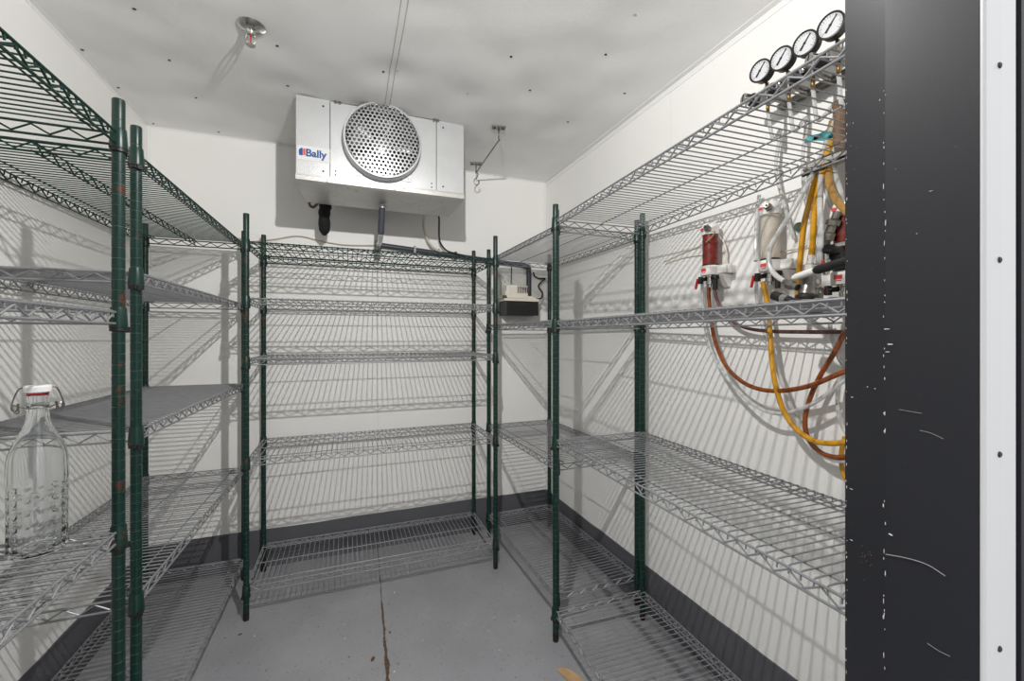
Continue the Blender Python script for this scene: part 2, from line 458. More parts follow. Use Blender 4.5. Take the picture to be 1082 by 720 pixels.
ME = {'post': post_mesh('green'), 'postr': post_mesh('green_rusty'), 'foot': foot_mesh(), 'clip': clip_mesh(), 'slg': sleeve_mesh('green'), 'slr': sleeve_mesh('green_rusty')}
cache = {}
def shelf_meshes(L, W, m):
    k = (round(L, 3), round(W, 3), m)
    if k not in cache: cache[k] = (rim_mesh(L, W, m), grid_mesh(L, W, m))
    return cache[k]
def unit(label, cx, cy, rot, L, W, shelves, post='post', tilt=0, skip=None):
    u = thing('wire_shelving_unit', label, 'shelving unit', (cx, cy, 0), rot, 'wire shelving units around the cold room')
    u.rotation_euler = (tilt if False else 0, 0, rot)
    for sx in (-1, 1):
        for sy in (-1, 1):
            p = link('post', ME[post], u, (sx*L/2, sy*W/2, 0)); link('foot', ME['foot'], p)
    for z, m in shelves:
        rm, gm = shelf_meshes(L, W, m)
        s = link('wire_shelf', rm, u, (0, 0, z)); s['label'] = ('green coated wire shelf' if m == 'greenwire' else 'grey wire shelf')
        link('wire_grid', gm, s)
        for sx in (-1, 1):
            for sy in (-1, 1):
                link('corner_sleeve', ME['slr' if (post == 'postr' and z < 1.3) else 'slg'], s, (sx*L/2, sy*W/2, 0))
                c = link('split_clip', ME['clip'], s, (sx*L/2, sy*W/2, 0)); c.rotation_euler = (0, 0, math.atan2(sy, sx))
    return u
D = math.radians
unit('green wire shelving unit with five shelves standing against the back wall', .175, 2.50, 0, 1.217, .442,
     [(1.750, 'greenwire'), (1.488, 'zinc'), (1.206, 'zinc'), (.738, 'zinc'), (.150, 'zinc')], 'postr')
unit('long left wall shelving unit with green top shelf and four grey shelves, empty', -.739, 2.055, D(89.3), 1.220, .430,
     [(1.808, 'greenwire'), (1.483, 'zinc'), (1.055, 'zinc'), (.605, 'zinc'), (.115, 'zinc')])
unit('nearest left shelving unit, with the glass bottle standing on its grey shelf', -.7325, .855, D(90), .880, .443,
     [(1.797, 'greenwire'), (1.368, 'zinc'), (.845, 'zinc'), (.16, 'zinc')], 'postr')
unit('right wall shelving unit in the far corner under the condensate pump', 1.092, 2.182, D(90.8), .938, .443,
     [(1.810, 'zinc'), (1.382, 'zinc'), (.735, 'zinc'), (.150, 'zinc')])
unit('right wall shelving unit beside the door frame, in front of the beer hoses', 1.030, 1.022, D(90-2.6), 1.220, .440,
     [(1.812, 'zinc'), (1.374, 'zinc'), (.868, 'zinc'), (.135, 'zinc')])

# ------------------------------------------------------------------ evaporator
ev = thing('evaporator_cooler', 'silver evaporator fan box hanging under the ceiling by the back wall', 'evaporator', (.188*K, 2.306*K, 1.31+.76*K+.0045)); ev.scale = (K, K, K)
EX0, EX1, ED, EZ0, EZ1 = -.418, .418, .335, .0, .412        # local extents
FCX, FCZ, FR = -.015, .232, .186
mb = MB()
# housing sides, top, back and sloping drain pan
mb.box((EX0, 0, .022), (EX0+.003, ED, EZ1)); mb.box((EX1-.003, 0, .022), (EX1, ED, EZ1))
mb.box((EX0, 0, EZ1-.003), (EX1, ED, EZ1)); 
mb.build('housing', 'alu', ev)
# front panel with a round opening
mb = MB(); n = 64; cx0, cx1 = -.264, .264; z0, z1 = .024, EZ1
ring = [(FCX+FR*math.cos(2*PI*k/n), FCZ+min(FR, 10)*math.sin(2*PI*k/n)) for k in range(n)]
ring = [(x, min(z, EZ1-.006)) for x, z in ring]
out = []
for k in range(n):
    c, s_ = math.cos(2*PI*k/n), math.sin(2*PI*k/n)
    t = min((((cx1 if c > 0 else cx0)-FCX)/c) if abs(c) > 1e-6 else 1e9, (((z1 if s_ > 0 else z0)-FCZ)/s_) if abs(s_) > 1e-6 else 1e9)
    out.append((FCX+c*t, FCZ+s_*t))
vs = [(x, 0, z) for x, z in ring]+[(x, 0, z) for x, z in out]+[(x, .003, z) for x, z in ring]
fs = [[k, (k+1) % n, n+(k+1) % n, n+k] for k in range(n)] + [[k, (k+1) % n, 2*n+(k+1) % n, 2*n+k] for k in range(n)]
mb.add(vs, fs)
for cxx, czz in ((cx0, z0), (cx1, z0), (cx0, z1), (cx1, z1)):     # fill panel corners
    cand = sorted(range(n), key=lambda k: (out[k][0]-cxx)**2+(out[k][1]-czz)**2)[:2]
    mb.add([(out[cand[0]][0], 0, out[cand[0]][1]), (out[cand[1]][0], 0, out[cand[1]][1]), (cxx, 0, czz)], [[0, 1, 2]])
mb.build('front_panel', 'alu', ev)
for a, b in ((EX0, -.267), (.267, EX1)):
    pn = MB().box((a, -.002, .030), (b, .002, EZ1), bev=.001).build('end_panel', 'alu', ev)
    xs = (a+.035, b-.035) if a > 0 else (b-.03, a+.03)
    for x in xs[:1]:
        for z in (.055, EZ1-.035):
            MB().lathe([(.005, 0), (.0045, .002), (0, .003)], 10, axis((x, -.002, z), (0, -1, 0))).build('screw', 'darkmetal', pn)
for x in (-.240, .240):
    for z in (.065, .045):
        MB().lathe([(.004, 0), (.0036, .002), (0, .003)], 10, axis((x, 0, z), (0, -1, 0))).build('screw', 'darkmetal', ev)
# dark gap lines come from the real seams; a dark lining sits behind them
mb = MB(); mb.box((EX0+.004, .003, .03), (cx0-.002+.02, .006, EZ1-.004)); mb.box((cx1-.018, .003, .03), (EX1-.004, .006, EZ1-.004))
mb.build('inner_lining', 'darkmetal', ev)
# drain pan
mb = MB()
vs = [(EX0-.002, -.004, .03), (EX1+.002, -.004, .03), (EX1+.002, -.004, .002), (EX0-.002, -.004, .002),
      (EX0+.018, ED, -.012), (EX1-.010, ED, -.012), (EX1+.002, ED, .03), (EX0-.002, ED, .03), (EX0+.002, .012, -.008), (EX1-.002, .012, -.008)]
fs = [[0, 1, 2, 3], [3, 2, 9, 8], [8, 9, 5, 4], [4, 5, 6, 7], [0, 3, 8, 4, 7], [1, 6, 5, 9, 2]]
mb.add(vs, fs)
pan = mb.build('drain_pan', mat('drain_pan_metal', (205, 203, 198), .4, .55, bump=.1, bscale=120, var=.1, vscale=8, rust=(34, .66, (120, 104, 86))), ev)
MB().box((EX0-.001, -.0055, .024), (EX1+.001, -.0035, .031)).build('pan_lip', 'aluplain', pan)
# fan shroud ring, guard, blades, motor
PR = .062
mb = MB(); mtx = axis((FCX, 0, FCZ), (0, -1, 0))
mb.lathe([(FR, -.12), (FR+.006, -.003), (FR+.006, PR-.006), (FR+.003, PR), (FR-.004, PR), (FR-.007, PR-.004), (FR-.007, -.12)], 64, mtx)
# remove nothing: closed lathe ends are the annulus only
mb.f = [f for f in mb.f if len(f) != 64]; mb.sm = mb.sm[:len(mb.f)]
sh = mb.build('fan_shroud', 'aluplain', ev)
for ang in (-128, -52):
    a = D(ang); px_, pz_ = FCX+(FR+.012)*math.cos(a), FCZ+(FR+.012)*math.sin(a)
    t = MB().box((px_-.024, -.004, pz_-.02), (px_+.024, -.0015, pz_+.02), bev=.001)
    tb = t.build('mounting_tab', 'alu', ev)
    MB().lathe([(.004, 0), (.0036, .002), (0, .003)], 10, axis((px_+.012*math.cos(a), -.004, pz_+.008*math.sin(a)), (0, -1, 0))).build('screw', 'steel', tb)
mb = MB(); pitch = .0212; Rg = FR-.005; hr = pitch/math.sqrt(3)
def dome(x, z): 
    r = math.hypot(x, z); return -(PR-.008) - .012*(1-(r/Rg)**2)
for row in range(-11, 12):
    for colm in range(-10, 11):
        x = (colm+.5*(row % 2))*pitch; z = row*pitch*.866
        if math.hypot(x, z) > Rg-.003: continue
        o_, i_, i2 = [], [], []
        for k in range(6):
            a = PI/6+k*PI/3
            xo, zo = x+hr*math.cos(a), z+hr*math.sin(a)
            r = math.hypot(xo, zo)
            if r > Rg: xo, zo = xo*Rg/r, zo*Rg/r
            o_.append((FCX+xo, dome(xo, zo), FCZ+zo))
        m_ = 12
        for k in range(m_):
            a = PI/6+k*2*PI/m_; xi, zi = x+hr*.64*math.cos(a), z+hr*.64*math.sin(a)
            r = math.hypot(xi, zi)
            if r > Rg-.001: xi, zi = xi*(Rg-.001)/r, zi*(Rg-.001)/r
            i_.append((FCX+xi, dome(xi, zi), FCZ+zi)); i2.append((FCX+xi, dome(xi, zi)+.004, FCZ+zi))
        oo = []
        for k in range(6):
            oo.append(o_[k]); q = o_[(k+1) % 6]; oo.append(tuple((o_[k][j]+q[j])/2 for j in range(3)))
        vs = oo+i_+i2; fs = []
        for k in range(12):
            k2 = (k+1) % 12; fs += [[k, k2, 12+k2, 12+k], [12+k, 12+k2, 24+k2, 24+k]]
        mb.add(vs, fs)
mb.build('fan_guard', 'aluplain', sh)
fan = MB(); 
MB().lathe([(.05, -.14), (.055, -.10), (.055, -.03), (.045, -.012), (.02, -.004), (0, -.002)], 28, mtx).build('fan_motor', 'aluplain', ev)
for k in range(5):
    b = MB(); a0 = 2*PI*k/5+.3; vs = []; fs = []
    for i in range(7):
        r = .05+(.165-.05)*i/6
        for j in range(5):
            a = a0+(-.42+.84*j/4)*(.75+.25*i/6); d_ = .025*(j/4-.5)*2
            vs.append((FCX+r*math.cos(a), .045+d_, FCZ+r*math.sin(a)))
    for i in range(6):
        for j in range(4): q = i*5+j; fs.append([q, q+1, q+6, q+5])
    b.add(vs, fs, True); bo = b.build('fan_blade', 'aluplain', ev)
    so = bo.modifiers.new('thick', 'SOLIDIFY'); so.thickness = .0015
MB().box((EX0+.01, .15, .03), (EX1-.01, ED-.002, EZ1-.004)).build('coil', mat('coil_fins', (120, 122, 124), .5, .7, bump=.3, bscale=200), ev)
# hanger nuts at the ceiling
for x in (-.232, .262):
    h = MB(); h.box((x-.022, -.006, EZ1-.002), (x+.022, .03, EZ1+.003), bev=.001); 
    for dx in (-.009, .010):
        h.lathe([(.009, 0), (.009, .010), (.006, .012), (.004, .02), (0, .021)], 6, axis((x+dx, .004, EZ1-.004), (0, -.6, .1)), smooth=False)
    h.build('hanger_nut', 'steel', ev)
# badge
bd = MB(); bx = -.412
bd.box((bx, -.0032, .098), (bx+.146, -.0022, .168)); badge = bd.build('badge', mat('badge_white', (222, 223, 224), .4), ev)
def poly_plate(pts, y, t, m, name, parent):
    n = len(pts); vs = [(x, y, z) for x, z in pts]+[(x, y-t, z) for x, z in pts]
    fs = [list(range(n)), list(range(n, 2*n))]+[[k, (k+1) % n, n+(k+1) % n, n+k] for k in range(n)]
    o = MB(); o.add(vs, fs); return o.build(name, m, parent)
bz = .119
poly_plate([(bx+.008, bz), (bx+.024, bz), (bx+.024, bz+.036), (bx+.018, bz+.036), (bx+.010, bz+.031), (bx+.006, bz+.022)], -.0033, .0006, 'blue', 'emblem', badge)
poly_plate([(bx+.0255, bz+.002), (bx+.036, bz+.002), (bx+.036, bz+.034), (bx+.030, bz+.036), (bx+.0255, bz+.033)], -.0033, .0006, 'orange', 'emblem', badge)
def text_mesh(body, size, m, parent, mtx, name='lettering', offset=0.0, extr=.0003):
    cu = bpy.data.curves.new(name, 'FONT'); cu.body = body; cu.size = size; cu.offset = offset; cu.extrude = extr
    to = bpy.data.objects.new(name, cu); C.objects.link(to)
    dg = bpy.context.evaluated_depsgraph_get(); me = bpy.data.meshes.new_from_object(to.evaluated_get(dg))
    bpy.data.objects.remove(to); bpy.data.curves.remove(cu)
    me.transform(mtx); me.materials.clear(); me.materials.append(M[m]); return link(name, me, parent)
text_mesh('Bally', .050, 'blue', badge, Matrix.Translation((bx+.036, -.0035, bz)) @ Matrix.Rotation(PI/2, 4, 'X'), offset=.0016)

# ------------------------------------------------------------------ pipes and cables on the back wall
def hose(name, pts, r, m, label, cat, group=None, n=10, seg=8, ends=None):
    o = MB().tube(smooth_path(pts, seg), r, n).build(name, m)
    tag(o, label, cat, group)
    return o
# drain pipe: down from the pan, back to the wall, along the wall, down to the pump
p0 = atY(404, 222, 2.3745); p1 = atY(403, 250, 2.4687); p2 = atY(399, 257, 2.7232)
dr = thing('drain_pipe', 'grey plastic drain pipe running from the evaporator down along the back wall', 'pipe', (0, 0, 0))
px_end = atY(556, 281, 2.7515)
top = Vector((p0.x, p0.y, 2.010))
MB().tube([top, Vector((p0.x, p0.y, 1.996))], .022, 16).build('pipe_collar', 'aluplain', dr)
MB().tube([Vector((p0.x, p0.y, 2.010)), atY(402.5, 247, 2.4122)], .0165, 16).build('vertical_pipe', 'pvc', dr)
q0 = atY(402.5, 247, 2.4122)
t1 = atY(400, 259, 2.7515)
MB().tube(smooth_path([q0, q0.lerp(t1, .3)+Vector((0, 0, -.02)), t1], 6), .014, 14).build('trap_bend', 'aluplain', dr)
MB().lathe([(.018, -.03), (.018, .03)], 14, axis(t1, (0, 0, 1))).build('tee_fitting', 'steel', dr)
MB().tube([t1, px_end], .0160, 16).build('long_pipe', 'pvc', dr)
el = px_end; low = atY(561, 318, 2.7515)
low = Vector((el.x+.02, t1.y, 1.568))
MB().tube(smooth_path([el+Vector((-.02, 0, .001)), el+Vector((.012, 0, -.006)), el+Vector((.020, 0, -.035)), low], 8), .0175, 16).build('elbow_pipe', 'pvc', dr)
for px in (438, 463, 481):
    a = atY(px, 259+(px-400)*.135, 2.7515)
    tt = (a.x-t1.x)/(px_end.x-t1.x); a = t1.lerp(px_end, tt)
    MB().box((a.x-.006, t1.y-.023, a.z-.022), (a.x+.006, YB-.002, a.z+.024), bev=.002).build('pipe_clip', 'pvclight' if px == 438 else 'plasticblack', dr)
# print on the vertical pipe: pale band
# insulated refrigerant line
v0_ = atY(344, 216, 2.575); v1_ = atY(342.5, 249, 2.62)
pts = [Vector((v0_.x, 2.575, 2.13)), v0_, v0_.lerp(v1_, .3)+Vector((-.004, 0, 0)), v0_.lerp(v1_, .75), v1_]
sl = MB().tube(smooth_path(pts, 4), [.030]*4+[.031, .034, .029, .031]+[.032, .028, .031, .032]+[.030, .029, .024, .017, .008], 12)
tag(sl.build('insulation_sleeve', 'blackmatte'), 'torn black foam pipe sleeve hanging below the left end of the evaporator', 'pipe insulation')
tag(MB().tube(smooth_path([Vector((-.178, 2.44, 2.04)), atY(327, 216, 2.5064), atY(331, 219, 2.5253), atY(336, 215, 2.5064)], 6), .007, 10).build('copper_line', 'copper'), 'short copper loop under the left end of the evaporator', 'pipe')
hose('cable', [Vector((0.424, 2.5064, 2.0356)), atY(448, 230, 2.6384), atY(447.5, 240, 2.7326), atY(452, 255, 2.722), atY(459, 263, 2.7265), atY(466, 266, 2.7265)], .0065, 'beige', 'pale grey cable curving down the wall below the evaporator', 'cable')
hose('cable', [Vector((0.5041, 2.5064, 2.0356)), atY(464, 232, 2.5441), atY(464, 250, 2.6855), atY(466, 258, 2.7150), atY(472, 265, 2.7265), atY(481, 268, 2.7275), atY(492, 270.5, 2.7275)], .0055, 'plasticblack', 'black cable dropping from the right end of the evaporator', 'cable')
hose('thin_cable', [atY(262, 256, 2.7609), atY(290, 253, 2.7609), atY(315, 249.5, 2.7609), atY(340, 255, 2.7609), atY(365, 259, 2.7609), atY(398, 259.5, 2.7609)], .0035, 'beige', 'thin pale cable sagging along the back wall above the shelves', 'cable')

# ------------------------------------------------------------------ condensate pump
P0, P1 = atY(534, 333, 2.6384), atY(569, 333, 2.6384)
pm = thing('condensate_pump', 'small condensate pump with black tank on the back wall near the corner', 'pump', ((P0.x+P1.x)/2, 2.868*K, 1.31+.152*K))
w2 = (P1.x-P0.x)/2
rz = MB(); rz.box((-w2, -.068, 0), (w2, .068, .094), bev=.006); rz.build('tank', 'plasticblack', pm)
rz = MB(); rz.box((-w2-.008, -.072, .094), (w2+.004, .070, .112), bev=.004); lid = rz.build('lid', 'ivory', pm)
rz = MB(); rz.box((-w2+.012, -.055, .112), (w2*.42, .055, .205), bev=.010); rz.box((-w2*.95, -.05, .112), (-w2*.35, .05, .165), bev=.008)
mh = rz.build('motor_housing', 'ivory', pm)
rz = MB()
for k in range(7): rz.box((-.030+k*.0115, -.0565, .150), (-.0245+k*.0115, -.053, .192))
rz.build('vent_grille', 'darkmetal', mh)
rz = MB(); rz.box((w2*.42, -.05, .112), (w2*.95, .05, .132), bev=.004); rz.build('inlet_cover', 'ivory', pm)
rz = MB(); rz.tube([(-w2-.04, -.03, .118), (-w2+.02, -.03, .122)], .012, 12); rz.build('outlet_fitting', 'ivory', pm)
rz = MB(); rz.box((-w2-.012, -.052, .108), (-w2+.02, -.035, .132), bev=.003); rz.build('check_valve', 'copper', pm)
MB().box((-w2-.03, .060, -.05), (w2+.035, .0715, .22), bev=.002).build('back_plate', 'wall', pm)
pc = Vector(pm.location)
hose('power_cord', [pc+Vector((w2*.92, -.045, .113)), atY(572, 315, 2.6949), atY(573, 309, 2.7138), atY(569, 303, 2.7326), atY(572, 298, 2.7326), atY(576, 294.5, 2.7421), atY(570, 294.5, 2.7467), atY(565, 292, 2.7562), atY(563.5, 288, 2.7562)], .0055, 'plasticblack', 'black power cord kinked on the wall right of the pump', 'cable')
hose('drain_hose', [pc+Vector((-w2-.03, -.03, .12)), atY(533, 314, 2.7044), atY(533, 304, 2.7326), atY(530, 295, 2.7515), atY(526, 288, 2.7562)], .009, 'clear', 'clear hose rising from the left side of the pump', 'hose')
hose('thin_cable', [pc+Vector((-.055, -.02, .205)), atY(540, 300, 2.7326), atY(540.5, 285, 2.7467), atY(540.5, 279, 2.7562)], .0035, 'plasticblack', 'thin black cable running straight up from the pump motor', 'cable')

# ------------------------------------------------------------------ ceiling fittings
s0 = atZ(265, 28, ZC)
sp = thing('sprinkler_head', 'chrome fire sprinkler head on the ceiling above the left shelves', 'sprinkler', (s0.x, s0.y, ZC+max(-.012, ceil_h(s0.x, s0.y))))
MB().lathe([(.046, .004), (.047, -.002), (.042, -.006), (.026, -.013), (.017, -.015), (0, -.015)], 28).build('escutcheon', 'chrome', sp)
b = MB(); b.lathe([(.015, -.012), (.016, -.020), (.013, -.024), (.012, -.034), (.009, -.036), (0, -.036)], 18); b.build('body', 'chrome', sp)
b = MB()
for s in (-1, 1): b.tube(smooth_path([(s*.010, 0, -.033), (s*.0155, 0, -.044), (s*.013, 0, -.058), (s*.002, 0, -.068)], 5), .0028, 8)
b.build('frame_arms', 'chrome', sp)
MB().tube([(0, 0, -.034), (0, 0, -.064)], .0026, 10).build('glass_bulb', 'red', sp)
b = MB(); vs = []; fs = []
b.lathe([(0, -.066), (.006, -.067), (.016, -.069), (.0165, -.0705), (0, -.070)], 24, mod=lambda r, z, a: r*(1-.18*(r > .012)*(math.cos(a*12) > .3)))
b.build('deflector', 'chrome', sp)
def bracket(label, p, rod):
    t = thing('ceiling_hook', label, 'hook', (p.x, p.y, ZC+max(-.012, ceil_h(p.x, p.y))), D(-12), 'hanging hooks right of the evaporator')
    b = MB(); b.box((-.036, -.020, -.006), (.036, .020, .002), bev=.003); b.build('plate', 'steel', t)
    for dx in (-.022, .022):
        MB().lathe([(.006, -.006), (.006, -.009), (0, -.011)], 8).build('bolt', 'darkmetal', t, (dx, 0, 0))
    MB().tube([(0, 0, -.004), (0, 0, -rod)], .0035, 8).build('rod', 'steel', t)
    return t
h1 = atZ(527, 134, ZC); h2 = atZ(503, 172, ZC)
h2.y = min(h2.y, 2.68)
b1 = bracket('ceiling hook nearer the camera, upper end of the slanting rod', h1, .058)
b2 = bracket('ceiling hook close to the back wall with an S hook hanging under it', h2, .060)
e1 = Vector(b1.location)+Vector((0, 0, -.060)); e2 = Vector(b2.location)+Vector((0, 0, -.060))
o = MB().tube(smooth_path([e1, e1+Vector((0, 0, -.012)), e1.lerp(e2, .08)+Vector((0, 0, -.010)), e2], 4), .0038, 8).build('tie_rod', 'steel'); tag(o, 'thin slanting steel rod between the two ceiling hooks', 'rod')
pts = [e2+Vector(v) for v in ((-.012, 0, .012), (-.014, 0, .0), (0, 0, -.008), (.012, 0, -.020), (.002, 0, -.036), (-.012, 0, -.046), (-.014, 0, -.062), (0, 0, -.072), (.014, 0, -.066), (.018, 0, -.052))]
o = MB().tube(smooth_path([e2+Vector((.002, 0, .004)), e2+Vector((.012, -.004, -.008)), e2+Vector((.006, 0, -.028)), e2+Vector((-.010, 0, -.044)), e2+Vector((-.012, 0, -.064)), e2+Vector((.002, 0, -.076)), e2+Vector((.018, 0, -.066)), e2+Vector((.020, 0, -.048))], 6), .003, 8).build('s_hook', 'steel'); tag(o, 'small steel S hook hanging from the rear ceiling hook', 'hook')

# ------------------------------------------------------------------ gas regulators above the right top shelf
XG = 1.30*K
def regulator(px, py, label, knob):
    p = atX(px, py, XG-.035); y, z = p.y, p.z
    r = thing('gas_regulator', label, 'regulator', (XG, y, z-.065*K), 0, 'gas regulators above the right top shelf'); r.scale = (K, K, K)
    gz = .065; mt = Matrix.Translation((-.004, 0, gz)) @ Vector((-1, -.12, -.02)).to_track_quat('Z', 'Y').to_matrix().to_4x4()
    case = MB().lathe([(.0, -.004), (.028, -.004), (.033, 0), (.033, .022), (.0355, .024), (.0355, .031), (.0315, .032), (.0300, .029), (0, .029)], 36, mt).build('gauge_case', 'gaugecase', r)
    MB().lathe([(.0300, .0292), (0, .0296)], 36, mt).build('dial_face', 'dial', case)
    nd = MB(); a = D(52); u = Vector((math.cos(a), math.sin(a), 0)); w = Vector((-u.y, u.x, 0))
    nd.add([mt @ (u*-.020+w*.0034+Vector((0, 0, .0308))), mt @ (u*-.020-w*.0034+Vector((0, 0, .0308))), mt @ (u*.027-w*.0012+Vector((0, 0, .0308))), mt @ (u*.027+w*.0012+Vector((0, 0, .0308)))], [[0, 1, 2, 3]])
    nd.lathe([(.004, .0302), (.004, .0312), (0, .0314)], 10, mt)
    nd.build('needle', 'ink', case)
    tk = MB()
    for k in range(19):
        a = D(-40+k*260/18); u = Vector((math.cos(a), math.sin(a), 0)); w = Vector((-u.y, u.x, 0)); l = .005 if k % 3 else .008; q = Vector((0, 0, .0300))
        tk.add([mt @ (u*.029+w*.0005+q), mt @ (u*.029-w*.0005+q), mt @ (u*(.029-l)-w*.0005+q), mt @ (u*(.029-l)+w*.0005+q)], [[0, 1, 2, 3]])
    tk.build('tick_marks', 'ink', case)
    MB().tube([(.004, 0, 0), (.004, 0, .034)], .006, 10).build('gauge_stem', 'brass', r)
    bd = MB(); bd.box((-.014, -.016, -.030), (.030, .016, .006), bev=.004); bd.tube([(.02, 0, -.012), (XR-XG-.028, 0, -.012)], .008, 10); bd.build('body', 'steel', r)
    MB().lathe([(.015, -.004), (.021, .002), (.021, .022), (.017, .030), (0, .030)], 20, axis((-.002, .028, -.012), (-.75, .25, .1))).build('bonnet', 'plasticblack', r)
    if knob:
        kb = MB().lathe([(.013, .030), (.0165, .032), (.0165, .052), (.015, .054), (0, .054)], 28, axis((-.002, .028, -.012), (-.75, .25, .1))).build('adjusting_knob', 'chrome', r)
        MB().box((-.002, -.013, .0535), (.002, .013, .0550)).build('slot', 'darkmetal', kb).matrix_local = axis((-.002, .028, -.012), (-.75, .25, .1))
    else:
        k2 = MB()
        k2.lathe([(.011, .028), (.011, .036), (.007, .036), (.007, .046), (0, .047)], 6, axis((-.002, .028, -.012), (-.75, .25, .1)), smooth=False)
        k2.build('locknut', 'chrome', r)
        MB().lathe([(.009, 0), (.009, .010), (.006, .012), (0, .012)], 16, axis((-.022, .008, -.006), (-1, 0, .1))).build('port_plug', 'chrome', r)
    MB().tube([(0, -.016, -.016), (0, -.036, -.018)], .007, 10).build('coupling', 'brass', r)
    MB().tube([(.008, 0, -.028), (.008, 0, -.060)], .0055, 10).build('outlet_barb', 'brass', r)
    return r
M['gaugecase'] = mat('gauge_case_black', (44, 41, 39), .4, .3)
regs = [regulator(801, 75, 'gas regulator and gauge furthest from the door frame, silver slotted knob at its left', True),
        regulator(823, 62, 'gas regulator and gauge, second from the far end of the row', False),
        regulator(848, 46, 'gas regulator and gauge, third from the far end of the row', False),
        regulator(875, 27, 'gas regulator and gauge nearest the door frame, silver slotted knob at its left', True)]
ys = [r.location.y for r in regs]; zs = [r.location.z for r in regs]
o = MB().box((XR-.026, min(ys)-.03, zs[0]-.020), (XR+.001, max(ys)+.03, zs[0]-.004), bev=.002).build('mounting_rail', 'steel'); tag(o, 'steel rail on the right wall carrying the gas regulators', 'rail')
for i, r in enumerate(regs):
    q = Vector(r.location)+Vector((.008, 0, -.058))
    hose('gas_hose', [q, q+Vector((.03, .005, -.08)), (XR-.022, q.y+.02-.015*i, 1.98), (XR-.03, q.y+.03-.02*i, 1.86), (XR-.02, q.y+.01, 1.74), (XR-.015, q.y-.02, 1.62)], .0055, 'clear',
         'thin clear gas hose hanging from the ' + ('regulator furthest from the door frame', 'second regulator of the row', 'third regulator of the row', 'regulator nearest the door frame')[i], 'hose', 'gas hoses below the regulators')

# ------------------------------------------------------------------ foam detectors on the right wall
XW = 1.365*K
def detector(px, ptop, pbot, label, fill, lever=True):
    p = atX(px, (ptop+pbot)/2, XW); zt = atX(px, ptop, XW).z; zb = atX(px, pbot, XW).z
    t = thing('foam_detector', label, 'foam detector', (XW, p.y, zb), 0, 'foam detectors on the right wall'); h = zt-zb
    # base housing
    t.scale = (K, K, K); h /= K
    b = MB(); b.lathe([(.0, .048), (.034, .048), (.036, .052), (.036, .082), (.033, .086), (0, .086)], 28); b.box((0, -.075, .052), ((XR-XW)/K, .03, .084), bev=.004); b.box((.012, -.085, .050), (.024, -.02, .084), bev=.003)
    base = b.build('base', 'white', t)
    mk = MB(); mk.box((-.0366, -.012, .062), (-.0355, .010, .074)); mk.box((-.037, -.010, .056), (-.0358, .004, .0585)); mk.build('marking', 'rediink', base)
    # clear cylinder
    b = MB(); b.lathe([(.029, .086), (.029, h-.048)], 28); b.build('cylinder', fill, t)
    MB().lathe([(.031, .086), (.031, .092), (.029, .093)], 28).build('seal', 'darkmetal', t)
    b = MB(); b.lathe([(.031, h-.048), (.032, h-.042), (.032, h-.014), (.026, h-.004), (.014, h), (0, h)], 28); cap = b.build('cap', 'white', t)
    MB().box((-.0325, .004, h-.030), (-.031, .020, h-.022)).build('marking', 'rediink', cap)
    b = MB(); b.lathe([(.012, 0), (.012, .014), (.008, .016), (.008, .024), (.004, .024), (.004, .020), (0, .020)], 16, axis((-.028, -.016, h-.028), (-1, -.35, .1))); b.build('vent_knob', 'steel', t)
    MB().lathe([(.006, .023), (0, .0245)], 12, axis((-.028, -.016, h-.028), (-1, -.35, .1))).build('vent_hole', 'ink', cap)
    # lower fittings
    b = MB(); b.lathe([(.0, .0), (.010, 0), (.010, .012), (.016, .013), (.016, .026), (.012, .028), (.012, .040), (.020, .042), (.020, .048), (0, .048)], 16); b.build('outlet', 'chrome', t)
    b = MB(); b.lathe([(.0, -.012), (.009, -.012), (.009, .03), (.014, .032), (.014, .046), (0, .046)], 12, Matrix.Translation((-.004, -.030, 0))); b.build('float_release', 'plasticblack', t)
    b = MB(); b.tube([(-.002, .018, .036), (-.004, .044, .036)], .008, 12); b.lathe([(.010, -.016), (.010, .012), (0, .014)], 12, Matrix.Translation((-.004, .046, .036))); v = b.build('drain_valve', 'plasticblack', t)
    if lever:
        L_ = MB(); L_.box((-.010, -.004, -.036), (-.004, .006, .008), bev=.002); lv = L_.build('lever', 'red', v, (-.004, .056, .034)); lv.rotation_euler = (D(14), 0, 0)
    # bracket wedge below the base
    b = MB(); vs = [(-.004, -.02, .048), (-.004, -.06, .048), ((XR-XW)/K, -.06, .048), ((XR-XW)/K, -.02, .048), ((XR-XW)/K-.012, -.05, .0), ((XR-XW)/K, -.05, 0), ((XR-XW)/K, -.028, 0), ((XR-XW)/K-.012, -.028, 0)]
    b.add(vs, [[0, 1, 2, 3], [1, 0, 7, 4], [4, 7, 6, 5], [0, 3, 6, 7], [1, 4, 5, 2], [2, 5, 6, 3]]); b.build('wall_bracket', 'white', t)
    return t
dA = detector(750.5, 236, 304, 'foam detector with a cylinder of red liquid, furthest from the door frame', 'redliquid')
dB = detector(814, 213, 302, 'foam detector with an empty cloudy cylinder, second from the far end', 'milky')
dC = detector(893.5, 212, 318, 'foam detector half hidden by the black door frame, dark red cylinder', 'redliquid')

